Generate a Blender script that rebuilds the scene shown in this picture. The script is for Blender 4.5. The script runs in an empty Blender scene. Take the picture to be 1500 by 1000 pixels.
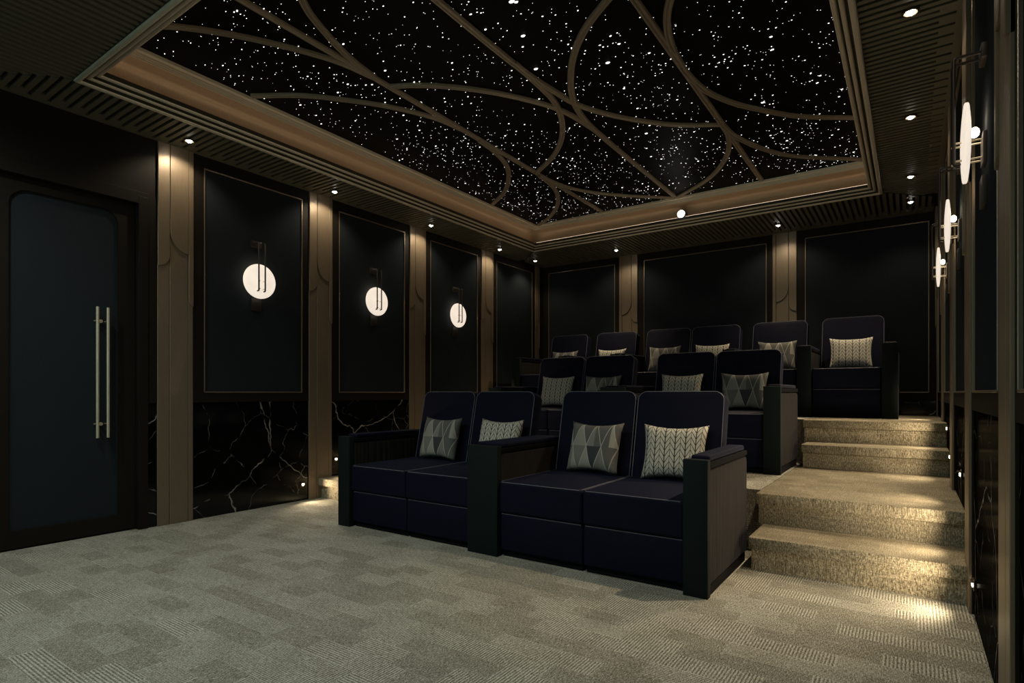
import bpy, bmesh, math, random
from mathutils import Vector, Matrix
random.seed(7)
PI = math.pi
scene = bpy.context.scene
COL = scene.collection

# ------------------------------------------------------------------ objects
def link(o, parent=None):
    COL.objects.link(o)
    if parent is not None:
        o.parent = parent
    return o

def tag(o, label=None, cat=None, group=None, kind=None):
    if label: o['label'] = label
    if cat: o['category'] = cat
    if group: o['group'] = group
    if kind: o['kind'] = kind
    return o

def thing(name, label, cat, loc=(0, 0, 0), rotz=0.0, group=None):
    o = bpy.data.objects.new(name, None)
    o.empty_display_size = 0.1
    link(o)
    o.location = loc
    o.rotation_euler = (0, 0, rotz)
    return tag(o, label, cat, group)

def copy_tree(o, parent=None):
    c = o.copy()
    COL.objects.link(c)
    c.parent = parent
    for ch in list(o.children):
        copy_tree(ch, c)
    return c

class MB:
    """collects shapes and links them as one mesh object"""
    def __init__(self):
        self.bm = bmesh.new()
        self.uv = None
    def _merge(self, b2, M=None):
        if M is not None:
            bmesh.ops.transform(b2, matrix=M, verts=b2.verts)
        me = bpy.data.meshes.new('tmp')
        b2.to_mesh(me); b2.free()
        self.bm.from_mesh(me)
        bpy.data.meshes.remove(me)
    def box(self, x0, x1, y0, y1, z0, z1, bev=0.0, seg=2, M=None):
        b = bmesh.new()
        bmesh.ops.create_cube(b, size=1.0)
        for v in b.verts:
            v.co = Vector((x0 + (v.co.x + .5) * (x1 - x0), y0 + (v.co.y + .5) * (y1 - y0), z0 + (v.co.z + .5) * (z1 - z0)))
        if bev > 0:
            bev = min(bev, .49 * min(abs(x1 - x0), abs(y1 - y0), abs(z1 - z0)))
            bmesh.ops.bevel(b, geom=list(b.edges), offset=bev, segments=seg, affect='EDGES', profile=0.5)
        self._merge(b, M)
        return self
    def prism(self, pts, a0, a1, axis='x', bev=0.0, seg=2, M=None, cap=True):
        """polygon extruded from a0 to a1; axis x: pts are (y,z), y: (x,z), z: (x,y)"""
        def P(p, a):
            return {'x': (a, p[0], p[1]), 'y': (p[0], a, p[1]), 'z': (p[0], p[1], a)}[axis]
        b = bmesh.new()
        A = [b.verts.new(P(p, a0)) for p in pts]
        B = [b.verts.new(P(p, a1)) for p in pts]
        n = len(pts)
        for i in range(n):
            b.faces.new((A[i], A[(i + 1) % n], B[(i + 1) % n], B[i]))
        ca = b.faces.new(A[::-1]); cb = b.faces.new(B)
        bmesh.ops.recalc_face_normals(b, faces=b.faces)
        if bev > 0:
            ed = list(set(ca.edges) | set(cb.edges))
            bmesh.ops.bevel(b, geom=ed, offset=bev, segments=seg, affect='EDGES', profile=0.5)
        self._merge(b, M)
        return self
    def tube(self, pts, r, n=8, closed=False, M=None):
        pts = [Vector(p) for p in pts]
        b = bmesh.new()
        rings = []
        N = len(pts)
        prev = None
        for i, p in enumerate(pts):
            if closed:
                t = (pts[(i + 1) % N] - pts[i - 1])
            else:
                t = pts[min(i + 1, N - 1)] - pts[max(i - 1, 0)]
            t.normalize()
            if prev is None:
                u = t.orthogonal().normalized()
            else:
                u = (prev - t * prev.dot(t))
                u = u.normalized() if u.length > 1e-6 else t.orthogonal().normalized()
            prev = u
            w = t.cross(u)
            rings.append([b.verts.new(p + (u * math.cos(2 * PI * k / n) + w * math.sin(2 * PI * k / n)) * r) for k in range(n)])
        for i in range(N if closed else N - 1):
            a, c = rings[i], rings[(i + 1) % N]
            for k in range(n):
                b.faces.new((a[k], a[(k + 1) % n], c[(k + 1) % n], c[k]))
        if not closed:
            b.faces.new(rings[0][::-1]); b.faces.new(rings[-1])
        bmesh.ops.recalc_face_normals(b, faces=b.faces)
        self._merge(b, M)
        return self
    def lathe(self, prof, axis='z', n=32, M=None, cap=True):
        """profile (r, a) turned about an axis"""
        b = bmesh.new()
        rings = []
        for r, a in prof:
            ring = []
            for k in range(n):
                c, s = math.cos(2 * PI * k / n), math.sin(2 * PI * k / n)
                co = {'z': (r * c, r * s, a), 'x': (a, r * c, r * s), 'y': (r * c, a, r * s)}[axis]
                ring.append(b.verts.new(co))
            rings.append(ring)
        for i in range(len(rings) - 1):
            for k in range(n):
                b.faces.new((rings[i][k], rings[i][(k + 1) % n], rings[i + 1][(k + 1) % n], rings[i + 1][k]))
        if cap:
            b.faces.new(rings[0][::-1]); b.faces.new(rings[-1])
        bmesh.ops.remove_doubles(b, verts=b.verts, dist=1e-6)
        bmesh.ops.recalc_face_normals(b, faces=b.faces)
        self._merge(b, M)
        return self
    def strip(self, sections, closed=False):
        """quads between consecutive cross-sections (lists of points)"""
        b = bmesh.new()
        R = [[b.verts.new(p) for p in s] for s in sections]
        N = len(R)
        for i in range(N if closed else N - 1):
            a, c = R[i], R[(i + 1) % N]
            for k in range(len(a) - 1):
                b.faces.new((a[k], a[k + 1], c[k + 1], c[k]))
        bmesh.ops.recalc_face_normals(b, faces=b.faces)
        self._merge(b)
        return self
    def build(self, name, m, parent=None, smooth=True, M=None):
        if M is not None:
            bmesh.ops.transform(self.bm, matrix=M, verts=self.bm.verts)
            if M.determinant() < 0:
                bmesh.ops.reverse_faces(self.bm, faces=self.bm.faces)
        me = bpy.data.meshes.new(name)
        self.bm.to_mesh(me); self.bm.free()
        me.materials.append(m)
        if smooth:
            for p in me.polygons: p.use_smooth = True
            me.set_sharp_from_angle(angle=math.radians(38))
        o = bpy.data.objects.new(name, me)
        return link(o, parent)

def structure(o, label=None):
    o['kind'] = 'structure'
    if label: o['label'] = label
    return o

# ---------------------------------------------------------------- materials
class NT:
    def __init__(self, name):
        m = bpy.data.materials.new(name); m.use_nodes = True
        self.m = m; self.t = m.node_tree
        self.b = self.t.nodes['Principled BSDF']
    def node(self, typ, **kw):
        n = self.t.nodes.new(typ)
        for k, v in kw.items(): setattr(n, k, v)
        return n
    def wire(self, val, sock):
        if hasattr(val, 'is_output') or isinstance(val, bpy.types.NodeSocket):
            self.t.links.new(val, sock)
        else:
            sock.default_value = val
    def math(self, op, a, b=None, c=None):
        n = self.node('ShaderNodeMath', operation=op)
        self.wire(a, n.inputs[0])
        if b is not None: self.wire(b, n.inputs[1])
        if c is not None: self.wire(c, n.inputs[2])
        return n.outputs[0]
    def mix(self, f, a, b):
        n = self.node('ShaderNodeMix', data_type='RGBA')
        self.wire(f, n.inputs[0])
        self.wire(a if not isinstance(a, tuple) else (*a, 1), n.inputs[6])
        self.wire(b if not isinstance(b, tuple) else (*b, 1), n.inputs[7])
        return n.outputs[2]
    def coord(self, which='Object', scale=None, rot=None):
        tc = self.node('ShaderNodeTexCoord').outputs[which]
        if scale is None and rot is None: return tc
        mp = self.node('ShaderNodeMapping')
        self.t.links.new(tc, mp.inputs[0])
        if scale: mp.inputs['Scale'].default_value = scale
        if rot: mp.inputs['Rotation'].default_value = rot
        return mp.outputs[0]
    def noise(self, vec, scale, detail=3, rough=.5, out='Fac'):
        n = self.node('ShaderNodeTexNoise')
        if vec is not None: self.t.links.new(vec, n.inputs['Vector'])
        n.inputs['Scale'].default_value = scale
        n.inputs['Detail'].default_value = detail
        n.inputs['Roughness'].default_value = rough
        return n.outputs[out]
    def ramp(self, f, stops):
        n = self.node('ShaderNodeValToRGB')
        self.wire(f, n.inputs[0])
        el = n.color_ramp.elements
        while len(el) < len(stops): el.new(.5)
        for e, (p, c) in zip(el, stops):
            e.position = p
            e.color = (*c, 1) if isinstance(c, tuple) else (c, c, c, 1)
        return n.outputs[0]
    def bump(self, h, strength=.2, dist=.01):
        n = self.node('ShaderNodeBump')
        n.inputs['Strength'].default_value = strength
        n.inputs['Distance'].default_value = dist
        self.wire(h, n.inputs['Height'])
        self.t.links.new(n.outputs[0], self.b.inputs['Normal'])
    def set(self, col=None, rough=.5, metal=0.0, spec=None, sheen=0.0, sheen_col=None):
        if col is not None: self.wire(col if not isinstance(col, tuple) else (*col, 1), self.b.inputs['Base Color'])
        self.wire(rough, self.b.inputs['Roughness'])
        self.wire(metal, self.b.inputs['Metallic'])
        if spec is not None: self.b.inputs['Specular IOR Level'].default_value = spec
        if sheen:
            self.b.inputs['Sheen Weight'].default_value = sheen
            self.b.inputs['Sheen Roughness'].default_value = .35
            if sheen_col: self.b.inputs['Sheen Tint'].default_value = (*sheen_col, 1)
        return self.m
    def emit(self, col, s):
        self.wire(col if not isinstance(col, tuple) else (*col, 1), self.b.inputs['Emission Color'])
        self.wire(s, self.b.inputs['Emission Strength'])
        return self.m

def plain(name, col, rough=.5, metal=0.0, var=.15, scale=30, spec=None, bump=0.0):
    n = NT(name)
    v = n.noise(n.coord(), scale, 4)
    c = n.mix(v, tuple(x * (1 - var) for x in col), tuple(min(1, x * (1 + var)) for x in col))
    if bump: n.bump(v, bump, .004)
    return n.set(c, rough, metal, spec)

def velvet(name, col, streak=False):
    n = NT(name)
    co = n.coord()
    v = n.noise(co, 9, 4, .6)
    c = n.mix(v, tuple(x * .6 for x in col), tuple(x * 1.4 for x in col))
    if streak:
        s = n.noise(n.coord('Object', (1, 26, 1.6)), 1.0, 3)
        n.bump(s, .6, .03)
    else:
        n.bump(n.noise(co, 4, 2), .25, .03)
    return n.set(c, .75, 0, .12, .02 if streak else .07, (.26, .33, .62))

def bronze(name, col, rough=.42, metal=.55, spec=None):
    n = NT(name)
    v = n.noise(n.coord('Object', (3, 3, .25)), 45, 3)
    w = n.noise(n.coord(), 160, 2)
    f = n.math('ADD', n.math('MULTIPLY', v, .6), n.math('MULTIPLY', w, .4))
    c = n.mix(f, tuple(x * .75 for x in col), tuple(x * 1.25 for x in col))
    n.bump(w, .06, .002)
    return n.set(c, rough, metal, spec)

def carpet(name='carpet', stripe=1.0, weave=1.5, grain=2.4, coarse=(260, 40, 40), tint=(1, 1, 1)):
    n = NT(name)
    co = n.coord()
    sep = n.node('ShaderNodeSeparateXYZ'); n.t.links.new(co, sep.inputs[0])
    X, Y, Z = sep.outputs
    V = n.math('ADD', Y, Z)
    # patches: courses .16 deep, staggered blocks .30 long
    r = n.math('DIVIDE', V, .125)
    row = n.math('FLOOR', r)
    off = n.math('MULTIPLY', n.math('FRACT', n.math('MULTIPLY', row, .381)), 1.0)
    q = n.math('ADD', n.math('DIVIDE', X, .25), off)
    colm = n.math('FLOOR', q)
    cell = n.node('ShaderNodeCombineXYZ')
    n.wire(colm, cell.inputs[0]); n.wire(row, cell.inputs[1])
    wn = n.node('ShaderNodeTexWhiteNoise', noise_dimensions='2D')
    n.t.links.new(cell.outputs[0], wn.inputs['Vector'])
    rnd = wn.outputs['Value']
    plainp = n.math('LESS_THAN', rnd, .42)
    alongx = n.math('GREATER_THAN', rnd, .86)
    sx = n.math('SINE', n.math('MULTIPLY', X, 2 * PI / .0135))
    sy = n.math('SINE', n.math('MULTIPLY', V, 2 * PI / .0135))
    st = n.math('ADD', n.math('MULTIPLY', sx, n.math('SUBTRACT', 1.0, alongx)), n.math('MULTIPLY', sy, alongx))
    st = n.math('MULTIPLY', n.math('MULTIPLY_ADD', st, 1.6, .1), n.math('SUBTRACT', 1.0, plainp))
    st = n.math('MULTIPLY', n.math('MINIMUM', n.math('MAXIMUM', st, -1.0), 1.0), stripe)
    # woven threads and speckle
    th = n.noise(n.coord('Object', coarse), 1.0, 2, .6)
    sp = n.noise(co, 165, 3, .8)
    big = n.noise(co, 5, 3)
    val = n.math('MULTIPLY_ADD', st, .22, n.math('MULTIPLY_ADD', plainp, -.05, .50))
    val = n.math('ADD', val, n.math('MULTIPLY', n.math('SUBTRACT', sp, .5), grain))
    val = n.math('ADD', val, n.math('MULTIPLY', n.math('SUBTRACT', th, .5), weave))
    val = n.math('ADD', val, n.math('MULTIPLY', n.math('SUBTRACT', big, .5), .3))
    val = n.math('ADD', val, n.math('MULTIPLY', n.math('SUBTRACT', rnd, .5), .06))
    # thin pale seams between blocks
    fr = n.math('ABSOLUTE', n.math('SUBTRACT', n.math('FRACT', q), .5))
    fy = n.math('ABSOLUTE', n.math('SUBTRACT', n.math('FRACT', r), .5))
    seam = n.math('MAXIMUM', n.math('GREATER_THAN', fr, .488), n.math('GREATER_THAN', fy, .482))
    val = n.math('ADD', val, n.math('MULTIPLY', seam, .10))
    c = n.ramp(val, [(0.0, (.070, .062, .044)), (.5, (.25, .237, .190)), (1.0, (.60, .585, .505))])
    mt = n.node('ShaderNodeMix', data_type='RGBA', blend_type='MULTIPLY')
    mt.inputs[0].default_value = 1.0; n.wire(c, mt.inputs[6]); n.wire((*tint, 1), mt.inputs[7])
    c = mt.outputs[2]
    n.bump(val, .5, .006)
    return n.set(c, .95, 0, .1)

def marble():
    n = NT('black_marble')
    co = n.coord('Object')
    wob = n.node('ShaderNodeVectorMath', operation='MULTIPLY_ADD')
    n.t.links.new(n.noise(co, 2.2, 4, .55, 'Color'), wob.inputs[0])
    wob.inputs[1].default_value = (.30, .30, .30)
    n.t.links.new(co, wob.inputs[2])
    def vein(scale, width, lo, hi, seed):
        mp = n.node('ShaderNodeMapping'); n.t.links.new(wob.outputs[0], mp.inputs[0])
        mp.inputs['Location'].default_value = (seed, seed * .7, seed * 1.3)
        mp.inputs['Rotation'].default_value = (.5, .2, .3)
        vo = n.node('ShaderNodeTexVoronoi', feature='DISTANCE_TO_EDGE')
        n.t.links.new(mp.outputs[0], vo.inputs['Vector']); vo.inputs['Scale'].default_value = scale
        line = n.ramp(vo.outputs['Distance'], [(0.0, 1.0), (width, 0.0)])
        mask = n.ramp(n.noise(co, 2.3 + seed, 2), [(lo, 0.0), (hi, 1.0)])
        return n.math('MULTIPLY', line, mask)
    f = n.math('MAXIMUM', vein(1.15, .0055, .36, .54, 3.1), n.math('MULTIPLY', vein(2.1, .0055, .42, .60, 7.7), .5))
    c = n.mix(f, (.002, .002, .0022), (.40, .36, .31))
    n.set(c, .9, 0, 0.0)
    gl = n.node('ShaderNodeBsdfGlossy'); gl.inputs['Roughness'].default_value = .12
    mx = n.node('ShaderNodeMixShader'); mx.inputs[0].default_value = .035
    out = n.t.nodes['Material Output']
    n.t.links.new(n.b.outputs[0], mx.inputs[1]); n.t.links.new(gl.outputs[0], mx.inputs[2])
    n.t.links.new(mx.outputs[0], out.inputs[0])
    return n.m

def leaf_fabric():
    n = NT('leaf_fabric')
    sep = n.node('ShaderNodeSeparateXYZ'); n.t.links.new(n.coord('UV'), sep.inputs[0])
    u, v = sep.outputs[0], sep.outputs[1]
    q = n.math('MULTIPLY', u, 6.5)
    fx = n.math('FRACT', q)
    t = n.math('ABSOLUTE', n.math('SUBTRACT', fx, .5))            # 0 at the stem, .5 between stems
    stem = n.math('LESS_THAN', t, .05)
    y = n.math('MULTIPLY_ADD', v, 9.0, n.math('MULTIPLY', t, -2.6))
    fy = n.math('FRACT', y)
    gap = n.math('LESS_THAN', n.math('ABSOLUTE', n.math('SUBTRACT', fy, .5)), n.math('MULTIPLY_ADD', t, -.08, .115))
    edge = n.math('GREATER_THAN', t, .478)
    dark = n.math('MAXIMUM', n.math('MAXIMUM', stem, gap), edge)
    wv = n.noise(n.coord('UV', (180, 180, 1)), 1.0, 2, .7)
    lite = n.mix(wv, (.30, .28, .225), (.60, .57, .48))
    c = n.mix(dark, lite, (.035, .036, .036))
    n.bump(wv, .3, .002)
    return n.set(c, .9, 0, .1)

def geo_fabric():
    n = NT('triangle_fabric')
    sep = n.node('ShaderNodeSeparateXYZ'); n.t.links.new(n.coord('UV'), sep.inputs[0])
    u, v = sep.outputs[0], sep.outputs[1]
    q = n.math('MULTIPLY', u, 3.5)
    r = n.math('MULTIPLY', v, 2.0)
    row = n.math('FLOOR', r); fy = n.math('FRACT', r)
    par = n.math('MULTIPLY', n.math('MODULO', row, 2.0), .5)
    fx = n.math('FRACT', n.math('ADD', q, par))
    t = n.math('MULTIPLY', n.math('ABSOLUTE', n.math('SUBTRACT', fx, .5)), 2.0)
    up = n.math('LESS_THAN', t, n.math('SUBTRACT', 1.0, fy))
    half = n.math('GREATER_THAN', fx, .5)
    cell = n.node('ShaderNodeCombineXYZ')
    n.wire(n.math('ADD', n.math('FLOOR', n.math('ADD', q, n.math('ADD', par, n.math('MULTIPLY', n.math('SUBTRACT', 1.0, up), .5)))), n.math('MULTIPLY', up, 17.3)), cell.inputs[0])
    n.wire(n.math('ADD', row, n.math('MULTIPLY', half, n.math('MULTIPLY', up, 5.5))), cell.inputs[1])
    wn = n.node('ShaderNodeTexWhiteNoise', noise_dimensions='2D')
    n.t.links.new(cell.outputs[0], wn.inputs['Vector'])
    shade = n.math('MULTIPLY_ADD', wn.outputs['Value'], .55, n.math('MULTIPLY', up, .3))
    base = n.ramp(shade, [(0.05, (.05, .053, .057)), (.45, (.15, .145, .13)), (.85, (.36, .345, .29))])
    line = n.math('LESS_THAN', n.math('ABSOLUTE', n.math('SUBTRACT', t, n.math('SUBTRACT', 1.0, fy))), .05)
    wv = n.noise(n.coord('UV', (200, 200, 1)), 1.0, 2, .7)
    c = n.mix(n.math('MULTIPLY', line, .8), base, (.5, .48, .42))
    c = n.mix(n.math('MULTIPLY', wv, .5), c, (.02, .02, .02))
    n.bump(wv, .3, .002)
    return n.set(c, .9, 0, .1)

def panel_fabric():
    n = NT('wall_fabric')
    v = n.noise(n.coord(), 220, 2, .7)
    c = n.mix(v, (.0075, .0092, .0108), (.033, .038, .0425))
    n.bump(v, .4, .003)
    return n.set(c, .9, 0, 0.0)

def glow(name, col, s, var=0.0):
    n = NT(name)
    if var:
        v = n.noise(n.coord(), 14, 4, .6)
        c = n.mix(v, tuple(x * (1 - var) for x in col), col)
        n.set((.8, .75, .68), .4)
        return n.emit(c, s)
    n.set((.02, .02, .02), .4)
    return n.emit(col, s)

M = {}
M['carpet'] = carpet()
M['step_carpet'] = carpet('step_carpet', .12, 1.7, 1.8, (190, 150, 48), (.88, .80, .68))
M['marble'] = marble()
M['velvet'] = velvet('navy_velvet', (.0024, .0029, .0115))
M['velvet_side'] = velvet('navy_velvet_side', (.0150, .0135, .0125), True)
M['piping'] = plain('piping_cord', (.075, .075, .10), .6)
M['armwood'] = plain('dark_green_leatherette', (.0050, .0088, .0084), .7, 0, .5, 120, .12, .15)
M['black'] = plain('black_lacquer', (.004, .004, .005), .7, spec=.05)
M['leaf'] = leaf_fabric()
M['geo'] = geo_fabric()
M['bronze'] = bronze('bronze_board', (.20, .148, .096), .42, .35)
M['bronze_trim'] = bronze('bronze_trim', (.30, .23, .16), .32, .7)
M['cove'] = bronze('cove_bronze', (.38, .275, .18), .42, .3)
M['bead'] = bronze('lit_cove_bead', (.62, .54, .42), .4, .2)  # bead bronze lightened as if it caught the light
M['channel_shade'] = bronze('shaded_cove_channel', (.05, .04, .028), .5, .1)  # darker bronze puts the shade between the beads into the colour
M['rib'] = bronze('rib_bronze', (.23, .185, .13), .45, .15)
M['slat'] = bronze('slat_bronze', (.125, .108, .072), .5, .1)
M['soffit'] = plain('soffit_black', (.012, .011, .009), .8)
M['frame'] = bronze('dark_walnut', (.011, .0085, .006), .6, 0, .12)
M['fabric'] = panel_fabric()
M['wall'] = plain('wall_black', (.008, .007, .006), .9, spec=.05)
M['star_ceiling'] = plain('ceiling_black', (.0028, .0027, .0025), .6, 0, .3, 8, .05)
M['brass'] = bronze('brass', (.72, .63, .45), .35, .6)
M['darkbrass'] = bronze('dark_brass', (.10, .075, .05), .35, .8)
M['rod'] = bronze('blackened_rod', (.022, .015, .010), .5, .2)
M['shade'] = glow('alabaster_glow', (1.0, .86, .72), .95, .30)
M['bulb'] = glow('bulb_glow', (1.0, .85, .66), 5.0)
M['lens'] = glow('downlight_lens', (1.0, .93, .82), 40.0)
M['led'] = glow('led_strip', (1.0, .77, .53), 2.4)
M['steplens'] = glow('step_lens', (1.0, .88, .66), 9.0)
M['covelens'] = glow('cove_lamp_lens', (1.0, .93, .82), 7.0)
M['star'] = glow('star_glow', (1.0, .98, .93), 2.4)
M['screen'] = glow('added_screen_glow', (.55, 1.0, .93), .8)  # glow of the unseen screen added on the front wall

def add_spot(name, loc, target, watts, angle, blend, col, r=.02, parent=None):
    L = bpy.data.lights.new(name, 'SPOT')
    L.energy = watts; L.spot_size = math.radians(angle); L.spot_blend = blend
    L.color = col; L.shadow_soft_size = r
    o = bpy.data.objects.new(name, L); COL.objects.link(o)
    o.location = loc
    o.rotation_euler = (Vector(target) - Vector(loc)).to_track_quat('-Z', 'Y').to_euler()
    return o

# --------------------------------------------------------------- dimensions
XL, XR = -5.11, .27            # wall planes
PXL, PXR = -5.07, .225         # pilaster faces
YB, PYB = 8.14, 8.10           # rear wall plane, pilaster face
YF = -2.6                      # screen wall
ZS = 3.17                      # soffit slats
ZC = 3.49                      # star ceiling
CX0, CX1, CY0, CY1 = -4.53, -.25, 1.46, 7.05   # coffer opening
Z1, Z2 = .415, .835            # platforms
PYS = [(.76, 1.045), (2.20, 2.485), (3.645, 3.93), (5.085, 5.37), (6.525, 6.81)]
BAYS = [(1.045, 2.20), (2.485, 3.645), (3.93, 5.085), (5.37, 6.525), (6.81, 7.97)]

# ------------------------------------------------------------------ setting
structure(MB().box(XL - .1, XR + .1, YF - .1, 8.3, -.08, 0).build('floor', M['carpet'], None, False), 'beige patterned carpet floor')

def step(x0, x1, y0, y1, z0, z1, name, label, depth=.077, over=.036):
    b = MB()
    b.box(x0 + .012, x1, y0 + over, y1, z0, z1 - depth)
    b.box(x0, x1, y0, y1, z1 - depth, z1, .008, 2)
    return structure(b.build(name, M['step_carpet'], None, True), label)
step(-.83, XR - .004, 3.76, 4.20, 0, .205, 'floor_step', 'carpeted lower stair in the aisle by the right wall')
step(-.87, XR - .004, 4.17, 5.90, 0, Z1, 'floor_landing', 'carpeted landing of the middle tier in the aisle')
step(-.83, XR - .004, 5.85, 6.30, Z1, .625, 'floor_step', 'carpeted stair up from the middle landing')
step(-.87, XR - .004, 6.24, YB, Z1, Z2, 'floor_landing', 'carpeted top landing in the aisle')
step(XL + .004, -3.97, 3.76, 4.20, 0, .205, 'floor_step', 'carpeted lower stair along the sconce wall')
step(XL + .004, -3.95, 4.17, 5.90, 0, Z1, 'floor_landing', 'carpeted middle landing along the sconce wall')
step(XL + .004, -3.97, 5.85, 6.30, Z1, .625, 'floor_step', 'carpeted upper stair along the sconce wall')
step(XL + .004, -3.95, 6.24, YB, Z1, Z2, 'floor_landing', 'carpeted top landing along the sconce wall')
structure(MB().box(-3.95, -.87, 4.32, 6.38, 0, Z1).build('floor_platform', M['carpet'], None, False), 'carpeted middle tier under the second row')
structure(MB().box(-3.95, -.87, 6.36, YB, Z1, Z2).build('floor_platform', M['carpet'], None, False), 'carpeted top tier under the rear row')

# walls: local frame s along the wall, t out of the wall, z up -> world
def frame_left():   # wall_left faces +x ; s = world y
    return Matrix(((0, 1, 0, XL), (1, 0, 0, 0), (0, 0, 1, 0), (0, 0, 0, 1)))
def frame_right():  # faces -x ; s = world y
    return Matrix(((0, -1, 0, XR), (1, 0, 0, 0), (0, 0, 1, 0), (0, 0, 0, 1)))
def frame_back():   # faces -y ; s = world x
    return Matrix(((1, 0, 0, 0), (0, -1, 0, YB), (0, 0, 1, 0), (0, 0, 0, 1)))
FL, FR, FB = frame_left(), frame_right(), frame_back()

wl = MB().box(XL - .12, XL, YF, .9, 0, 3.6).box(XL - .12, XL, 2.12, YB + .1, 0, 3.6).box(XL - .12, XL, .9, 2.12, 2.70, 3.6).box(XL - .20, XL - .12, .8, 2.2, 0, 2.8)
wall_left = structure(wl.build('wall_left', M['wall'], None, False), 'black panelled wall with three disc sconces and the door')
wall_right = structure(MB().box(XR, XR + .12, YF, YB + .1, 0, 3.6).build('wall_right', M['wall'], None, False), 'black panelled wall beside the stairs')
wall_back = structure(MB().box(XL - .1, XR + .1, YB, YB + .12, 0, 3.6).build('wall_back', M['wall'], None, False), 'black panelled wall behind the rear row')
wall_front = structure(MB().box(XL - .1, XR + .1, YF - .12, YF, 0, 3.6).build('wall_front', M['wall'], None, False), 'dark screen wall')

def bay(F, wall, s0, s1, zb, tail):
    """one wall bay: dark frame, fabric panel with a thin bronze bead, marble dado"""
    fr = MB()
    T = .022
    p0, p1, q0, q1 = s0 + .095, s1 - .075, 1.10, 3.07
    fr.box(s0, p0, 0.0, T, max(zb, 1.015), ZS + .03)
    fr.box(p1, s1, 0.0, T, max(zb, 1.015), ZS + .03)
    fr.box(p0, p1, 0.0, T, q1, ZS + .03)
    fr.box(p0, p1, 0.0, T, 1.015, q0)
    fo = fr.build('panel_frame', M['frame'], wall, False, F)
    MB().box(p0, p1, 0.0, .014, q0, q1).build('fabric_panel', M['fabric'], fo, False, F)
    bd = MB(); w, t = .010, .026
    bd.box(p0, p0 + w, .01, t, q0, q1, .002); bd.box(p1 - w, p1, .01, t, q0, q1, .002)
    bd.box(p0, p1, .01, t, q0, q0 + w, .002); bd.box(p0, p1, .01, t, q1 - w, q1, .002)
    bd.build('panel_bead', M['bronze_trim'], fo, False, F)
    MB().box(s0, s1, 0.0, .012, zb, 1.012, .002).build('marble_dado', M['marble'], wall, False, F)

for i, (a, b) in enumerate(BAYS):
    zb = (0, 0, .0, .0, .0)[i]
    if i > 0:
        bay(FL, wall_left, a, b, zb, '')
    bay(FR, wall_right, a, b, zb, '')
bay(FR, wall_right, -.6, .76, 0, '')
bay(FL, wall_left, -.6, .76, 0, '')
PXS = [(-3.65, -3.355), (-1.485, -1.20)]
bay(FB, wall_back, XL + .10, -3.65, 0, '')
bay(FB, wall_back, -3.355, -1.485, 0, '')
bay(FB, wall_back, -1.20, XR - .02, 0, '')

def arc(cx, cz, rx, rz, a0, a1, n=10):
    return [(cx + rx * math.cos(a0 + (a1 - a0) * i / n), cz + rz * math.sin(a0 + (a1 - a0) * i / n)) for i in range(n + 1)]

TRIM = [0]
def pilaster(F, s0, s1, zb, face, flip=False, label=None):
    """bronze pilaster of three layered boards whose upper layers end in quarter-round cuts"""
    TRIM[0] += 1
    w = s1 - s0
    def L(x): return (s1 - x) if flip else (s0 + x)
    top = ZS + .02
    b = MB()
    b.box(s0, s1, 0.0, face - .026, zb, top)
    root = structure(b.build('trim_%d' % TRIM[0], M['frame'], None, False, F), label)
    a, g, c = .32 * w, .335 * w, .845 * w
    def board(x0, x1, z0, z1, t0, t1, pts=None):
        m = MB()
        poly = pts if pts else [(x0, z0), (x1, z0), (x1, z1), (x0, z1)]
        m.prism([(L(x), z) for x, z in poly], t0, t1, 'y', .0025, 1)
        m.build('facing_board', M['bronze'], root, True, F)
    t = face
    # lower layer
    board(0, a, zb, 2.30, t - .026, t - .012)
    board(g, c, zb, 2.55, t - .026, t - .012)
    board(c + .004, w, zb, 1.95, t - .026, t - .014)
    # upper layer, quarter-round lower ends
    r = a
    board(0, 0, 0, 0, t - .026, t, [(0, 2.15)] + arc(0, 2.24, a, .09, -PI / 2, 0)[1:] + [(a, top), (0, top)])
    rw = c - g
    board(0, 0, 0, 0, t - .026, t, arc(c, 2.46, rw, .18, PI, 1.5 * PI) + [(c, top), (g, top)])
    ew = w - c - .004
    board(0, 0, 0, 0, t - .026, t - .003, arc(w, 1.91, ew, .07, PI, 1.5 * PI) + [(w, top), (c + .004, top)])
    return root

def platz(y):
    return 0.0 if y < 4.17 else (Z1 if y < 6.24 else Z2)
ordn = ['first', 'second', 'third', 'fourth', 'fifth']
for i, (a, b) in enumerate(PYS):
    pilaster(FL, a, b, platz(a), PXL - XL, False, 'bronze layered pilaster on the sconce wall, %s from the screen' % ordn[i])
    pilaster(FR, a, b, platz(a), XR - PXR, False, 'bronze layered pilaster on the aisle wall, %s from the screen' % ordn[i])
pilaster(FL, 7.97, 8.10, Z2, PXL - XL, False, 'narrow bronze pilaster in the far corner')
pilaster(FR, 7.97, 8.10, Z2, XR - PXR, False, 'narrow bronze pilaster in the corner past the stairs')
for (a, b), l in zip(PXS, ('bronze pilaster between the first and middle rear panels', 'bronze pilaster between the middle and last rear panels')):
    pilaster(FB, a, b, Z2, YB - PYB, True, l)

# ----------------------------------------------------------------- the door
door = MB()
DY0, DY1 = 1.10, 2.06
# jamb and header
door.box(DY0 - .10, DY0, -.10, .03, 0, 2.68, .003).box(DY1, DY1 + .07, -.10, .03, 0, 2.68, .003).box(DY0 - .10, DY1 + .07, -.10, .029, 2.62, 2.715, .003)
droot = structure(door.build('door_1', M['frame'], None, False, FL), 'dark brown single door with a padded navy panel')
droot['label'] = 'dark brown door with a padded navy panel and tall bar pull'
lf = MB()
i0, i1, iz0, iz1, rr = DY0 + .165, DY1 - .125, .135, 2.53, .11
outer0, outer1 = DY0 + .004, DY1 - .004
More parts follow.
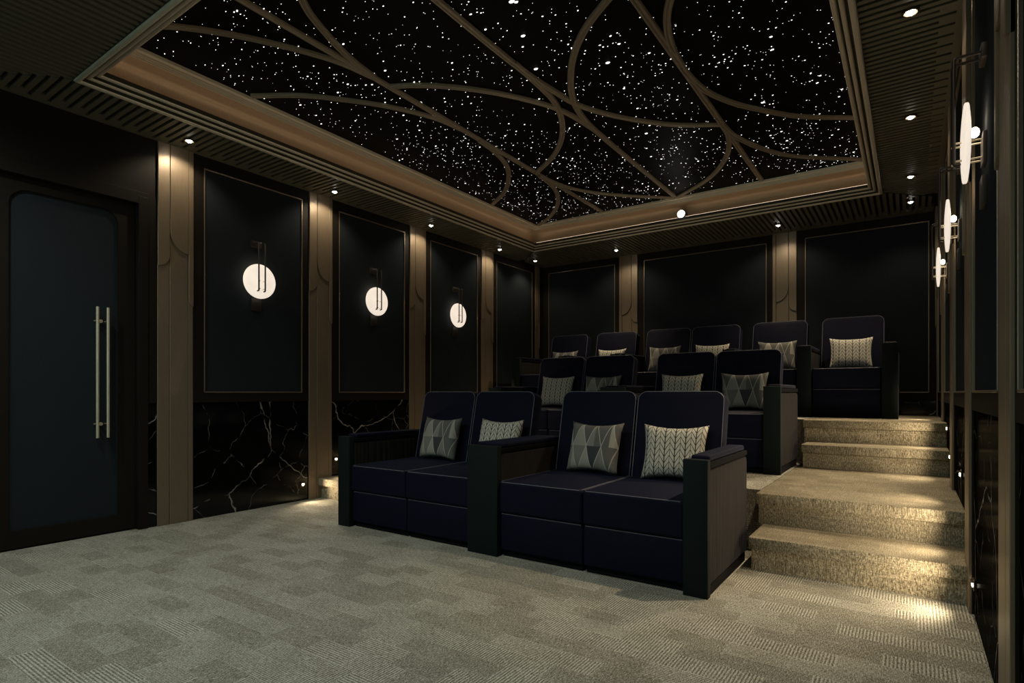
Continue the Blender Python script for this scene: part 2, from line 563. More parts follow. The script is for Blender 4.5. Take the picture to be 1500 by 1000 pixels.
# leaf face with a round-cornered recess: stiles, rails and corner fillets
lf.box(outer0, i0, -.07, -.022, .012, 2.615); lf.box(i1, outer1, -.07, -.022, .012, 2.615)
lf.box(i0, i1, -.07, -.022, .012, iz0); lf.box(i0, i1, -.07, -.022, iz1, 2.615)
lf.prism([(i0, iz1)] + arc(i0 + rr, iz1 - rr, rr, rr, PI, PI / 2)[::1], -.07, -.022, 'y')
lf.prism([(i1, iz1)] + arc(i1 - rr, iz1 - rr, rr, rr, PI / 2, 0)[::1], -.07, -.022, 'y')
leaf = lf.build('door_leaf', M['frame'], droot, False, FL)
MB().box(i0 - .01, i1 + .01, -.06, -.040, iz0 - .01, iz1 + .01).build('padded_panel', M['fabric'], leaf, False, FL)
h = MB()
for yy in (1.775, 1.845):
    h.tube([(yy, .034, .755), (yy, .034, 1.755)], .0105, 12)
for zz in (.86, 1.65):
    for yy in (1.775, 1.845):
        h.tube([(yy, -.03, zz), (yy, .030, zz)], .005, 10)
    h.tube([(1.81, -.025, zz), (1.81, .0, zz)], .013, 12)
h.build('handle', M['brass'], leaf, True, FL)
# header panel above the door and marble strip beside it
MB().box(DY0 - .055, 2.20, 0, .018, 2.70, ZS + .03).build('header_panel', M['frame'], wall_left, False, FL)
MB().box(DY1 + .07, 2.20, 0, .012, 0, 1.012).build('marble_dado', M['marble'], wall_left, False, FL)
MB().box(DY1 + .07, 2.20, 0, .022, 1.014, 2.70).build('panel_frame', M['frame'], wall_left, False, FL)

# --------------------------------------------------------- ceiling, soffits
structure(MB().box(CX0 - .2, CX1 + .2, CY0 - .2, CY1 + .2, ZC, ZC + .05).build('ceiling', M['star_ceiling'], None, False), 'black star ceiling in the coffer')
sf = MB()
sf.box(XL - .1, CX0, YF, 8.3, ZS + .04, ZS + .08).box(CX1, XR + .1, YF, 8.3, ZS + .04, ZS + .08)
sf.box(CX0, CX1, YF, CY0, ZS + .04, ZS + .08).box(CX0, CX1, CY1, 8.3, ZS + .04, ZS + .08)
structure(sf.build('ceiling', M['soffit'], None, False), 'black soffit round the coffer')

P, SW = .0575, .032
def slats(name, label, gen):
    b = bmesh.new()
    for corners in gen:      # four (x, y) corners of one slat
        lo = [b.verts.new((x, y, ZS)) for x, y in corners]
        hi = [b.verts.new((x, y, ZS + .04)) for x, y in corners]
        b.faces.new(lo[::-1]); b.faces.new(hi)
        for i in range(4):
            b.faces.new((lo[i], lo[(i + 1) % 4], hi[(i + 1) % 4], hi[i]))
    bmesh.ops.recalc_face_normals(b, faces=b.faces)
    me = bpy.data.meshes.new(name); b.to_mesh(me); b.free()
    me.materials.append(M['slat'])
    o = bpy.data.objects.new(name, me); link(o)
    return structure(o, label)

def side_slats(xc, sgn, endA, endB, wall):
    """slats across the soffit from the coffer edge xc to the wall; sgn -1 for the sconce wall"""
    n = 0
    y = CY0 - .56
    while y < CY1 + 1.0:
        n += 1
        xe = endA if n % 2 else endB
        def xin(yy):
            if yy < CY0: return xc + sgn * (CY0 - yy)
            if yy > CY1: return xc + sgn * (yy - CY1)
            return xc
        xa, xb = xin(y), xin(y + SW)
        if (xe - xa) * sgn > .01 and (xe - xb) * sgn > .01:
            yield [(xa, y), (wall, y), (wall, y + SW), (xb, y + SW)]
            yield [(xe, y + SW), (wall, y + SW), (wall, y + P), (xe, y + P)]
        y += P
def end_slats(yc, sgn, endA, endB, x0, x1, wall):
    n = 0
    x = x0
    while x < x1:
        n += 1
        ye = endA if n % 2 else endB
        def yin(xx):
            if xx < CX0: return yc + sgn * (CX0 - xx)
            if xx > CX1: return yc + sgn * (xx - CX1)
            return yc
        ya, yb = yin(x), yin(x + SW)
        if (ye - ya) * sgn > .01 and (ye - yb) * sgn > .01:
            yield [(x, ya), (x, wall), (x + SW, wall), (x + SW, yb)]
            yield [(x + SW, ye), (x + SW, wall), (x + P, wall), (x + P, ye)]
        x += P
slats('trim_slats', 'dark slatted soffit along the sconce wall', side_slats(CX0 - .012, -1, -4.955, -5.045, XL)).name = 'trim_31'
slats('trim_slats', 'dark slatted soffit along the aisle wall', side_slats(CX1 + .012, 1, .205, .13, XR)).name = 'trim_32'
slats('trim_slats', 'dark slatted soffit over the rear row', end_slats(CY1 + .012, 1, 7.93, 8.02, -5.02, .2, YB)).name = 'trim_33'
slats('trim_slats', 'dark slatted soffit over the front carpet', end_slats(CY0 - .012, -1, -.3, -.38, -5.02, .2, -.6)).name = 'trim_34'

def sweep(prof):
    secs = []
    for (x, y, ix, iy) in ((CX0, CY0, 1, 1), (CX1, CY0, -1, 1), (CX1, CY1, -1, -1), (CX0, CY1, 1, -1)):
        secs.append([(x + ix * o, y + iy * o, z) for o, z in prof])
    return secs
def bead(cx, cz, r, n=6):
    return [(cx + r * math.cos(a), cz + r * math.sin(a)) for a in [PI + PI * 1.0 * i / n for i in range(n + 1)]]
lip = [(-.014, ZS + .03), (-.014, ZS - .004), (.026, ZS - .004), (.026, ZS + .030), (.040, ZS + .030), (.040, ZS + .018), (.066, ZS + .018), (.066, ZS + .052), (.080, ZS + .052), (.080, ZS + .042), (.108, ZS + .042), (.108, ZS + .075), (.100, ZS + .080), (.055, ZS + .080)]
lipo = structure(MB().strip(sweep(lip), True).build('trim_35', M['channel_shade'], None, False), 'stepped bronze edge round the coffer, darkened as shade between the beads')
for cx_, cz_, r_ in ((.006, ZS - .003, .017), (.054, ZS + .019, .0135), (.095, ZS + .043, .0155)):
    MB().strip(sweep(bead(cx_, cz_, r_)), True).build('bead', M['bead'], lipo, True)
cove = [(.055, ZS + .080), (.030, ZS + .090), (.008, ZS + .110), (-.004, ZS + .140), (-.006, ZS + .165), (.000, ZS + .19), (.018, ZS + .215), (.045, ZS + .237), (.075, ZS + .252), (.098, ZS + .262)]
structure(MB().strip(sweep(cove), True).build('trim_36', M['cove'], None, True), 'curved bronze cove rising to the star ceiling')
crown = [(.098, ZS + .262)] + [(.104, ZS + .262), (.106, ZS + .272), (.112, ZS + .272)] + [(.114, ZS + .283), (.121, ZS + .283), (.123, ZS + .296), (.150, ZS + .300), (.155, ZS + .322)]
structure(MB().strip(sweep(crown), True).build('trim_37', M['bead'], None, True), 'fine bronze beads at the top of the cove')
ledz, ledo = ZS + .087, .062
led = MB()
led.box(CX0 + ledo - .008, CX0 + ledo + .008, CY0 + .1, CY1 - .1, ledz, ledz + .004)
led.box(CX1 - ledo - .008, CX1 - ledo + .008, CY0 + .1, CY1 - .1, ledz, ledz + .004)
led.box(CX0 + .1, CX1 - .1, CY1 - ledo - .008, CY1 - ledo + .008, ledz, ledz + .004)
led.box(CX0 + .1, CX1 - .1, CY0 + ledo - .008, CY0 + ledo + .008, ledz, ledz + .004)
tag(led.build('light_strip', M['led'], None, False), 'warm light strip behind the bronze lip of the coffer', 'light strip')

# ------------------------------------------------- bronze ribs in the ceiling
RIBS = [
    [(-4.31, 1.60), (-4.021, 1.734), (-3.757, 2.000), (-3.538, 2.337), (-3.39, 2.66), (-3.335, 2.95)],
    [(-3.333, 1.55), (-3.333, 6.86)],
    [(-2.352, 1.66), (-2.75, 1.89), (-3.038, 2.135), (-3.179, 2.402), (-3.277, 2.685), (-3.325, 2.95)],
    [(-4.34, 2.58), (-4.013, 2.798), (-3.796, 3.027), (-3.559, 3.340), (-3.38, 3.72), (-3.335, 4.0)],
    [(-3.332, 3.110), (-3.151, 3.212), (-2.910, 3.416), (-2.660, 3.726), (-2.444, 4.130), (-2.386, 4.36), (-2.352, 4.7)],
    [(-2.352, 1.55), (-2.352, 3.55), (-2.311, 3.906), (-2.270, 4.165), (-2.148, 4.449), (-1.917, 4.789), (-1.703, 5.016), (-1.379, 5.241)],
    [(-2.350, 3.4), (-2.362, 3.74), (-2.387, 4.007), (-2.470, 4.284), (-2.666, 4.642), (-2.926, 4.944), (-3.325, 5.245)],
    [(-1.372, 3.10), (-1.523, 3.189), (-1.745, 3.348), (-1.942, 3.554), (-2.147, 3.875), (-2.276, 4.178), (-2.335, 4.476), (-2.352, 4.823), (-2.350, 6.86)],
    [(-1.372, 1.55), (-1.372, 6.86)],
    [(-.39, 2.66), (-.70, 2.88), (-1.0, 3.15), (-1.204, 3.411), (-1.30, 3.636), (-1.355, 3.913), (-1.370, 4.123)],
    [(-1.370, 4.22), (-1.355, 4.40), (-1.308, 4.630), (-1.188, 4.908), (-1.044, 5.132), (-.790, 5.453), (-.380, 5.77)],
    [(-1.370, 5.25), (-1.345, 5.50), (-1.254, 5.802), (-1.154, 6.040), (-.978, 6.320), (-.390, 6.845)],
    [(-1.372, 5.25), (-1.380, 5.45), (-1.412, 5.631), (-1.539, 6.002), (-1.841, 6.465), (-2.33, 6.865)],
    [(-3.335, 4.25), (-3.360, 4.50), (-3.47, 4.88), (-3.640, 5.164), (-3.943, 5.509), (-4.33, 5.79)],
    [(-3.335, 5.30), (-3.36, 5.55), (-3.443, 5.865), (-3.635, 6.227), (-3.983, 6.624), (-4.34, 6.89)],
    [(-3.330, 5.30), (-3.315, 5.50), (-3.260, 5.783), (-3.115, 6.086), (-2.845, 6.416), (-2.36, 6.86)],
]
RL = ['bronze ceiling rib curving in from the front corner of the coffer', 'straight bronze ceiling rib nearest the sconce wall', 'curved bronze rib meeting the first straight rib near the front', 'curved bronze rib springing from the cove beside the sconce wall',
      'curved bronze rib between the first and middle straight ribs', 'straight middle rib that bends across to the aisle side', 'curved rib bending back from the middle rib to the first', 'curved rib that straightens into the rear half of the middle rib',
      'straight bronze ceiling rib nearest the aisle', 'curved rib joining the aisle-side straight rib at the front', 'curved rib ending on the aisle side of the coffer halfway back', 'curved rib ending at the rear aisle corner of the coffer',
      'curved rib from the aisle-side rib to the middle of the rear cove', 'curved rib from the first straight rib to the sconce-side cove', 'curved rib ending at the far corner of the coffer', 'curved rib from the first straight rib to the middle of the rear cove']
def smooth_path(pts, n=8):
    if len(pts) < 3: return [Vector((*p, 0)) for p in pts]
    P_ = [Vector((*p, 0)) for p in pts]
    P_ = [P_[0] * 2 - P_[1]] + P_ + [P_[-1] * 2 - P_[-2]]
    out = []
    for i in range(1, len(P_) - 2):
        a, b, c, d = P_[i - 1:i + 3]
        # centripetal form
        def tj(t, p, q): return t + max((q - p).length, 1e-6) ** .5
        t0 = 0; t1 = tj(t0, a, b); t2 = tj(t1, b, c); t3 = tj(t2, c, d)
        for k in range(n):
            t = t1 + (t2 - t1) * k / n
            A1 = a * ((t1 - t) / (t1 - t0)) + b * ((t - t0) / (t1 - t0))
            A2 = b * ((t2 - t) / (t2 - t1)) + c * ((t - t1) / (t2 - t1))
            A3 = c * ((t3 - t) / (t3 - t2)) + d * ((t - t2) / (t3 - t2))
            B1 = A1 * ((t2 - t) / (t2 - t0)) + A2 * ((t - t0) / (t2 - t0))
            B2 = A2 * ((t3 - t) / (t3 - t1)) + A3 * ((t - t1) / (t3 - t1))
            out.append(B1 * ((t2 - t) / (t2 - t1)) + B2 * ((t - t1) / (t2 - t1)))
    out.append(P_[-2])
    return out
prof_rib = [(-.025, 0), (-.025, -.012), (-.019, -.020), (-.009, -.020), (-.003, -.013), (.003, -.013), (.009, -.020), (.019, -.020), (.025, -.012), (.025, 0)]
for i, r in enumerate(RIBS):
    path = smooth_path(r)
    secs = []
    for k, p in enumerate(path):
        t = (path[min(k + 1, len(path) - 1)] - path[max(k - 1, 0)]).normalized()
        nrm = Vector((-t.y, t.x, 0))
        secs.append([(p.x + nrm.x * a, p.y + nrm.y * a, ZC + .001 + z - .0006 * i) for a, z in prof_rib])
    structure(MB().strip(secs).build('trim_%d' % (41 + i), M['rib'], None, True), RL[i])

# ------------------------------------------------------------------- stars
BIG = [(-3.2, 2.95, 2), (-4.16, 2.9, 2), (-4.3, 3.21, 1.5), (-2.27, 3.57, 3), (-2.13, 3.19, 3), (-2.2, 3.29, 1.6), (-2.28, 2.82, 1.6), (-2.0, 2.87, 3.5), (-1.98, 2.89, 2.5), (-1.8, 3.8, 3), (-1.64, 3.64, 2), (-0.77, 4.15, 2), (-0.79, 4.31, 2), (-1.0, 5.05, 2.5), (-2.0, 5.04, 2.5), (-3.14, 3.55, 1.4), (-2.98, 3.69, 1.3), (-2.93, 4.16, 1.4), (-2.96, 4.32, 1.4), (-4.17, 5.06, 1.8), (-4.27, 5.38, 1.4), (-2.12, 5.35, 1.6), (-1.8, 5.95, 1.8), (-0.78, 6.48, 1.5), (-0.97, 5.71, 1.7), (-0.82, 5.84, 1.4), (-2.48, 3.95, 1.6), (-3.12, 2.86, 1.2), (-3.97, 3.81, 1.8), (-1.46, 4.05, 1), (-2.41, 4.31, 1.2), (-1.58, 4.16, 1)]
def star_bm(b, x, y, z, s, ang):
    n = 6
    top = []; bot = []
    for k in range(n):
        a = 2 * PI * k / n
        px, py = s * 1.55 * math.cos(a), s * .85 * math.sin(a)
        qx, qy = px * math.cos(ang) - py * math.sin(ang), px * math.sin(ang) + py * math.cos(ang)
        top.append(b.verts.new((x + qx, y + qy, z))); bot.append(b.verts.new((x + qx * .8, y + qy * .8, z - s * .5)))
    b.faces.new(bot)
    for k in range(n):
        b.faces.new((top[k], top[(k + 1) % n], bot[(k + 1) % n], bot[k]))
stars = []
rnd = random.Random(11)
while len(stars) < 3300:
    if stars and rnd.random() < .28:      # clustered
        c = stars[rnd.randrange(len(stars))]
        x, y = c[0] + rnd.gauss(0, .12), c[1] + rnd.gauss(0, .12)
    else:
        x, y = rnd.uniform(-4.33, -.37), rnd.uniform(1.6, 6.88)
    if not (-4.34 < x < -.36 and 1.58 < y < 6.89): continue
    q = rnd.random()
    s = .0011 + .0013 * rnd.random() if q < .72 else (.0024 + .0018 * rnd.random() if q < .96 else .0042 + .0026 * rnd.random())
    stars.append((x, y, s, rnd.uniform(-.3, .3)))
stars.sort(key=lambda a: -a[2] / (a[1] + .5))
b = bmesh.new(); star_bm(b, 0, 0, 0, 1.0, 0)
bmesh.ops.recalc_face_normals(b, faces=b.faces)
sme = bpy.data.meshes.new('star_light'); b.to_mesh(sme); b.free(); sme.materials.append(M['star'])
first = [(x, y, .0036 * k, .2) for x, y, k in BIG]
indiv = first + stars[:300 - len(first)]
for x, y, s, a in indiv:
    o = bpy.data.objects.new('star_light', sme); link(o)
    o.location = (x, y, ZC - .0005); o.scale = (s, s, s); o.rotation_euler = (0, 0, a)
    tag(o, 'small white star light set in the black coffered ceiling', 'star light', 'star lights in the ceiling')
b = bmesh.new()
for x, y, s, a in stars[300 - len(first):]:
    star_bm(b, x, y, ZC - .0005, s, a)
me = bpy.data.meshes.new('star_lights'); b.to_mesh(me); b.free(); me.materials.append(M['star'])
o = bpy.data.objects.new('star_lights', me); link(o)
tag(o, 'fine scatter of tiny white star points across the black ceiling', 'star lights', None, 'stuff')

# ------------------------------------------------------------- lamps: downlights
def downlight(x, y, label, watts=5.0, angle=128, blend=.55, group=None, tx=0, ty=0, beam=None, col=(1.0, .86, .64)):
    t = thing('downlight', label, 'downlight', (x, y, ZS), 0, group)
    MB().lathe([(.028, .03), (.028, -.006), (.032, -.012), (.040, -.010), (.042, -.002), (.042, .03)], 'z', 24, None, False).build('trim_ring', M['darkbrass'], t)
    MB().lathe([(.0001, -.022), (.010, -.020), (.018, -.014), (.022, -.004), (.023, .02)], 'z', 20).build('lens', M['lens'], t)
    l = add_spot('downlight_beam', (0, 0, -.03), (tx, ty, -1), watts, angle, blend, col, .018)
    l.parent = t
    if beam:
        l2 = add_spot('downlight_core', (0, 0, -.03), (beam[1], beam[2], -1), beam[0], beam[3], 1.0, (1.0, .80, .54), .018)
        l2.parent = t
    return t
for i, ((a, b_), w) in enumerate(zip(PYS[1:], (5, 5, 5, 5))):
    yc = (a + b_) / 2
    downlight(-4.855, yc, 'small recessed downlight in the slats before the %s bronze pilaster of the sconce wall' % ordn[i], 12, tx=-.25)
    downlight(0.0, yc, 'small recessed downlight in the aisle soffit, %s from the screen' % ordn[i], 6, tx=-.1, beam=(190, -.32, (-.36 if i > 1 else -.13), 64) if i else None)
downlight(-4.82, 7.56, 'small recessed downlight in the far corner where two soffits meet', 9.0)
downlight(0.0, 7.55, 'small recessed downlight in the aisle soffit next to the rear wall', 8.0, beam=(120, -.3, -.30, 75))
downlight(-3.50, 7.67, 'small recessed downlight before the rear pilaster beside the far corner', 10.0, ty=.25, beam=(105, 0, -.32, 100))
downlight(-1.34, 7.67, 'small recessed downlight before the rear pilaster nearer the aisle', 10.0, ty=.25, beam=(105, 0, -.32, 100))
# unseen front soffit lights, added to brighten the open carpet
for i, x in enumerate((-4.4, -3.6, -2.8, -2.0, -1.2)):
    downlight(x, .55, 'added out-of-view downlight in the row across the front soffit', 56.0, 140, 1.0, 'added front soffit downlights', tx=0, ty=.3, col=(.93, 1.0, .92))

# lamp on the rear cove
t = thing('cove_lamp', 'bright round lamp on the rear cove below the star ceiling', 'lamp', (-2.31, CY1 - .03, 3.29))
MB().lathe([(.056, .0), (.056, -.075), (.048, -.080), (.048, -.06)], 'y', 28).build('housing', M['darkbrass'], t)
MB().lathe([(.046, -.062), (.042, -.082), (.030, -.096), (.012, -.103), (.0001, -.104)], 'y', 28).build('lens', M['covelens'], t)
l = add_spot('cove_lamp_beam', (0, -.13, -.02), (0, -1, -.45), 4, 100, .8, (1, .92, .8), .04)
l.parent = t

# --------------------------------------------------------------- wall sconces
def sconce(x, y, z, rotz, label):
    """local +x points out of the wall"""
    t = thing('wall_sconce', label, 'wall lamp', (x, y, z), rotz, 'disc wall sconces')
    MB().box(-.004, .018, -.05, .05, -.275, -.155, .003).build('back_plate', M['rod'], t)
    MB().box(-.004, .02, -.055, .055, .325, .385, .004).build('back_plate', M['rod'], t)
    MB().box(-.004, .014, -.05, .05, -.100, .025, .003).build('back_plate', M['rod'], t)
    sh = MB()
    prof = [(.0001, .052), (.06, .0525), (.10, .054), (.135, .057), (.158, .060), (.161, .062), (.161, .072), (.158, .074), (.13, .077), (.09, .080), (.05, .081), (.0001, .082)]
    sh.lathe(prof, 'x', 48).build('disc_shade', M['shade'], t)
    bu = MB().lathe([(.0001, .020), (.012, .022), (.020, .030), (.022, .037), (.019, .046), (.010, .0515), (.0001, .052)], 'x', 20, Matrix.Translation((0, .0, .04)))
    bu.build('bulb', M['bulb'], t)
    for s in (-1, 1):
        rd = MB()
        yy = s * .032
        rd.tube([(.0, yy, .355), (.095, yy, .355), (.104, yy, .352), (.108, yy, .343), (.108, yy, -.085), (.105, yy, -.092), (.085, yy, -.094)], .0070, 8)
        rd.build('rod', M['rod'], t)
    for s in (-1, 1):
        MB().tube([(.113, s * .024, 0), (.012, s * .024, 0), (.012, s * .024, -.075), (.113, s * .024, -.075)], .0045, 8).build('bracket', M['brass'], t)
    l = bpy.data.lights.new('sconce_bulb', 'POINT'); l.energy = .55; l.color = (1, .78, .52); l.shadow_soft_size = .03
    lo = bpy.data.objects.new('sconce_bulb', l); COL.objects.link(lo); lo.parent = t; lo.location = (.035, 0, .085)
SY = (3.065, 4.5075, 5.9475)
nm = ('nearest the door', 'the middle one', 'farthest from the door')
nr = ('nearest the screen', 'the middle one', 'nearest the rear wall')
for y, a, c in zip(SY, nm, nr):
    sconce(XL + .018, y, 2.145, 0, 'round glowing disc sconce on the dark wall beside the door, ' + a)
    sconce(XR - .014, y, 2.145, PI, 'round glowing disc sconce seen edge-on on the aisle wall, ' + c)

# --------------------------------------------------------- low step lights
def step_light(side, y, z, label, watts=2.2):
    x = XL + .012 if side < 0 else XR - .012
    t = thing('step_light', label, 'step light', (x, y, z), 0 if side < 0 else PI, 'low step lights')
    MB().box(0, .008, -.028, .028, -.028, .028, .003).box(.006, .020, -.024, .024, .012, .020, .002).build('face_plate', M['darkbrass'], t)
    MB().lathe([(.014, .008), (.013, .012), (.008, .014), (.0001, .0145)], 'x', 16).build('lens', M['steplens'], t)
    l = add_spot('step_beam', (.03, 0, -.005), (1, 0, .0), watts * 5, 152, 1.0, (1.0, .80, .54), .012)
    l.parent = t
for s, nme in ((-1, 'sconce wall'), (1, 'aisle wall')):
    for y, z, wd, w in ((3.58, .165, 'at the foot of the lower stair', 4.5), (3.99, .385, 'above the first tread', 3.5), (4.45, .60, 'at the front of the middle landing', 3.5), (5.62, .60, 'at the rear of the middle landing', 3.0), (6.05, .80, 'above the upper tread', 3.0), (6.9, 1.0, 'by the top landing', 3.0)):
        step_light(s, y, z, 'small low step light on the %s %s' % (nme, wd), w)

# ---------------------------------------------------------------- recliners
def poly_round(w, h, r, n=6):
    """upright rounded-top rectangle outline, w wide, z 0..h, round only on top"""
    out = [(-w / 2, 0)]
    out = [(w / 2, 0)] + arc(w / 2 - r, h - r, r, r, 0, PI / 2, n) + arc(-w / 2 + r, h - r, r, r, PI / 2, PI, n) + [(-w / 2, 0)]
    return out

def cushion_slab(w, d, z0, z1, y0, r=.03, crown=.012):
    """seat pad: soft rounded box with a slightly crowned top"""
    b = bmesh.new()
    bmesh.ops.create_cube(b, size=1.0)
    for v in b.verts:
        v.co = Vector((v.co.x * w, y0 + (v.co.y + .5) * d, z0 + (v.co.z + .5) * (z1 - z0)))
    bmesh.ops.bevel(b, geom=list(b.edges), offset=r, segments=4, affect='EDGES', profile=.6)
    bmesh.ops.subdivide_edges(b, edges=[e for e in b.edges if e.calc_length() > .15], cuts=5, use_grid_fill=True)
    for v in b.verts:
        if v.co.z > z1 - .002:
            fx = 1 - (2 * v.co.x / w) ** 2; fy = 1 - (2 * (v.co.y - y0 - d / 2) / d) ** 2
            v.co.z += crown * max(0, fx) * max(0, fy)
    m = MB(); m._merge(b)
    return m

LEAN = math.radians(12.5)
def make_chair(w, label, group, arms, sc=1.0):
    """arms: list of (x0, x1) spans in local x"""
    t = thing('cinema_recliner', label, 'recliner chair', (0, 0, 0), 0, group)
    hw = w / 2 - .003
    MB().box(-hw + .01, hw - .01, .05, .84, 0, .055).build('plinth', M['black'], t, False)
    fr = MB().box(-hw, hw, .022, .80, .045, .292, .014, 3)
    fr = fr.build('footrest', M['velvet'], t)
    MB().tube([(-hw + .012, .026, .288), (hw - .012, .026, .288)], .0035, 6).build('piping', M['piping'], fr)
    st = cushion_slab(2 * hw, .80, .296, .506, .008, .022).build('seat', M['velvet'], t)
    e = .010
    MB().tube([(-hw + .007, .78, .503), (-hw + .007, .03, .503), (-hw + .02, .015, .500), (hw - .02, .015, .500), (hw - .007, .03, .503), (hw - .007, .78, .503)], .0035, 6).build('piping', M['piping'], st)
    # backrest, leaning
    hb = .66; bw = 2 * hw - .006
    out = poly_round(bw, hb, .065, 7)
    bk = MB().prism(out, 0, .135, 'y', .022, 4)
    R = Matrix.Translation((0, .735, .468)) @ Matrix.Rotation(-LEAN, 4, 'X')
    bo = bk.build('backrest', M['velvet'], t, True, R)
    o2 = poly_round(bw - .008, hb - .004, .063, 7)
    MB().tube([(x, .004, z) for x, z in o2], .0035, 6).build('piping', M['piping'], bo, True, R)
    for x0, x1 in arms:
        f = MB().box(x0, x1, -.012, .040, 0, .740, .004, 2).build('armrest', M['armwood'], t)
        side = MB()
        y0, y1, z0, z1, r = .042, .90, .055, .690, .05
        pr = [(y0, z0), (y1, z0)] + arc(y1 - r, z1 - r, r, r, 0, PI / 2, 6) + [(y0, z1)]
        side.prism(pr, x0 + .004, x1 - .004, 'x', .016, 3)
        side.build('side_panel', M['velvet_side'], f)
        MB().box(x0, x1, .042, .88, .690, .722, .004, 2).build('arm_board', M['black'], f)
        MB().box(x0 + .014, x1 - .014, .08, .87, .720, .756, .014, 4).build('arm_pad', M['velvet'], f)
        MB().box(x0 + .01, x1 - .01, .05, .86, 0, .056).build('arm_plinth', M['black'], f, False)
    t.scale = (sc, sc, sc)
    return t

def pillow_mesh(name, m, w=.44, hgt=.385, th=.13, n=18):
    b = bmesh.new(); uvl = b.loops.layers.uv.new('UVMap')
    def P_(i, j, s):
        a, c = 2 * i / n - 1, 2 * j / n - 1
        pinch = 1 - .075 * (1 - a * a) if abs(c) > -1 else 1
        x = a * w / 2 * (1 - .10 * (1 - c * c) * abs(a) ** 3)
        z = c * hgt / 2 * (1 - .15 * (1 - a * a) * abs(c) ** 3)
        d = th / 2 * (max(0, 1 - a ** 4) ** .55) * (max(0, 1 - c ** 4) ** .55)
        return Vector((x, s * d, z + .5 * hgt))
    for s in (-1, 1):
        g = [[b.verts.new(P_(i, j, s)) for j in range(n + 1)] for i in range(n + 1)]
        for i in range(n):
            for j in range(n):
                q = [(i, j), (i + 1, j), (i + 1, j + 1), (i, j + 1)]
                if s > 0: q = q[::-1]
                f = b.faces.new([g[a][c] for a, c in q])
                for lp, (a, c) in zip(f.loops, q):
                    lp[uvl].uv = (a / n, c / n)
    bmesh.ops.remove_doubles(b, verts=b.verts, dist=1e-5)
    me = bpy.data.meshes.new(name); b.to_mesh(me); b.free(); me.materials.append(m)
    for p in me.polygons: p.use_smooth = True
    return me
PIL = {'leaf': pillow_mesh('leaf_cushion', M['leaf']), 'geo': pillow_mesh('triangle_cushion', M['geo'])}
LBL = {'leaf': 'leaf-chevron cushion', 'geo': 'triangle-patterned cushion'}
def pillow(kind, x, y, z, yaw, sc, where):
    o = bpy.data.objects.new('throw_cushion', PIL[kind]); link(o)
    o.location = (x, y, z); o.rotation_mode = 'XYZ'
    o.rotation_euler = (-math.radians(15.5), 0, yaw); o.scale = (sc, sc, sc)
    tag(o, '%s %s' % (LBL[kind], where), 'cushion', 'patterned cushions on the recliners')

pos4 = ['first', 'second', 'third', 'fourth']
def row4(y0, z0, rowname, kinds, jit):
    A0, A1, B0, B1, C0, C1 = -3.915, -3.775, -2.528, -2.272, -1.018, -.884
    w1 = (B0 - A1) / 2; w2 = (C0 - B1) / 2
    spec = [(A1 + w1 / 2, w1, [(A0, A1)]), (A1 + 1.5 * w1, w1, []), (B1 + w2 / 2, w2, [(B0, B1)]), (B1 + 1.5 * w2, w2, [(C0, C1)])]
    extra = ['with the end armrest by the sconce wall', 'with no armrest of its own', 'with the wide shared middle armrest', 'with the end armrest by the stairs']
    for i, (xc, w, arms) in enumerate(spec):
        c = make_chair(w, 'navy velvet recliner %s, in the %s row' % (extra[i], rowname), 'recliners in the %s row' % rowname, [(a - xc, b - xc) for a, b in arms])
        c.location = (xc, y0, z0)
        dx, dy, yaw = jit[i]
        pillow(kinds[i], xc + dx, y0 + .640 + dy, z0 + .512, yaw, 1.0, 'on the %s %s-row recliner from the sconce wall' % (pos4[i], rowname))
row4(3.10, 0, 'front', ['geo', 'leaf', 'geo', 'leaf'], [(.05, 0, -.05), (.07, 0, -.03), (.05, 0, -.10), (.03, 0, .10)])
row4(5.17, Z1, 'middle', ['leaf', 'geo', 'leaf', 'geo'], [(.03, 0, .02), (-.01, 0, .04), (.01, 0, .03), (.0, 0, .05)])
SC = 1.04
y3 = 6.90
cx = [-4.34, -3.555, -2.77, -2.128, -1.345, -.560]
w6 = .640 / SC
aw = .14
spec = [[-.320 - aw], [-.320 - aw], [-.320 - aw], [], [-.320 - aw + .0], [-.320 - aw, .320]]
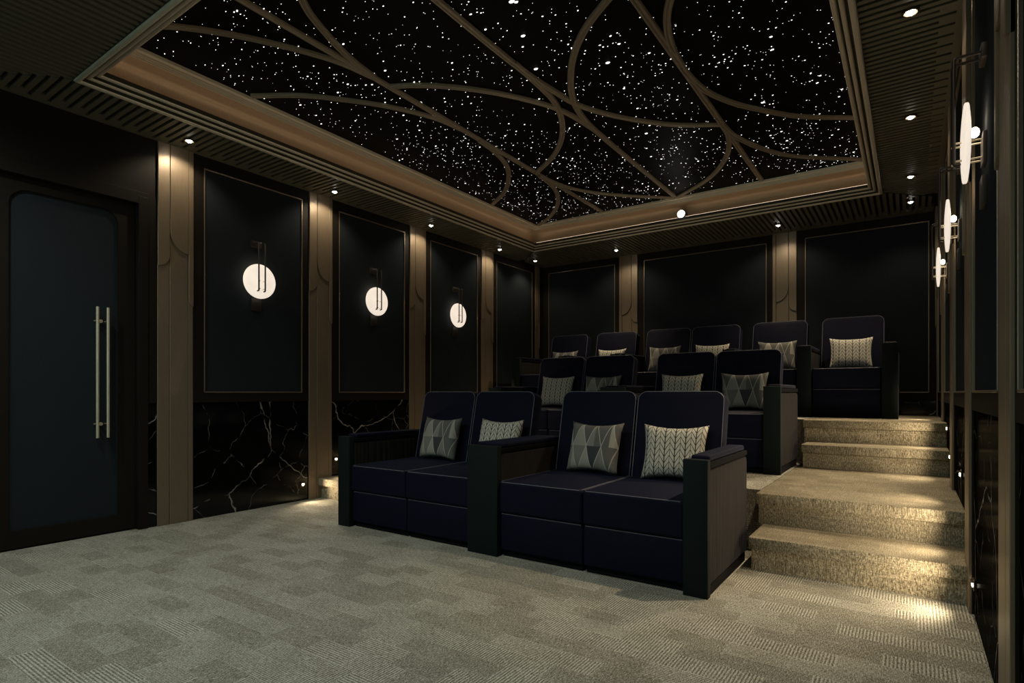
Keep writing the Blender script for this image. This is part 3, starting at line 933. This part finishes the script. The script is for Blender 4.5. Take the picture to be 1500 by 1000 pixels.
pos6 = ['first', 'second', 'third', 'fourth', 'fifth', 'sixth']
ex = ['with armrest at the end by the sconce wall', 'standing second from the sconce wall', 'with another seat joined on its stair side', 'with no armrest of its own', 'standing next to the end chair', 'with two armrests at the stair end']
kinds = ['geo', 'leaf', 'geo', 'leaf', 'geo', 'leaf']
for i in range(6):
    arms = [(a / SC, (a + aw) / SC) for a in spec[i]]
    c = make_chair(w6, 'navy velvet recliner %s, in the rear row' % ex[i], 'recliners in the rear row', arms, SC)
    c.location = (cx[i], y3, Z2)
    pillow(kinds[i], cx[i] + .0, y3 + .665, Z2 + .531, (.02, .03, .02, .05, .04, .06)[i], 1.0, 'on the %s rear-row recliner from the sconce wall' % pos6[i])

# ----------------------------------------------------------- unseen cinema screen, added to light the carpet
scr = thing('added_screen', 'unseen cinema screen added on the front wall to light the carpet', 'screen', (-2.42, YF + .01, 1.65))
MB().box(-1.95, 1.95, 0, .03, -.95, .95).build('screen_surface', M['screen'], scr, False)
fb = MB()
fb.box(-2.0, -1.95, 0, .05, -1.0, 1.0).box(1.95, 2.0, 0, .05, -1.0, 1.0).box(-2.0, 2.0, 0, .05, -1.0, -.95).box(-2.0, 2.0, 0, .05, .95, 1.0)
fb.build('screen_frame', M['black'], scr, False)

# ------------------------------------------------------------ world, camera
w = bpy.data.worlds.new('world'); scene.world = w; w.use_nodes = True
w.node_tree.nodes['Background'].inputs[0].default_value = (.5, .55, .6, 1)
w.node_tree.nodes['Background'].inputs[1].default_value = 0.0
cam = bpy.data.cameras.new('camera'); co = bpy.data.objects.new('camera', cam); COL.objects.link(co)
cam.sensor_width = 36; cam.lens = 36 * 839 / 1500
cam.shift_y = 75 / 1500
cam.clip_start = .02; cam.clip_end = 60
co.location = (0, 0, 1.1)
co.rotation_euler = (PI / 2, 0, math.radians(34.84))
scene.camera = co
vs = scene.view_settings
vs.view_transform = 'Standard'; vs.look = 'None'; vs.exposure = 0.0; vs.gamma = 1.0; vs.use_curve_mapping = False
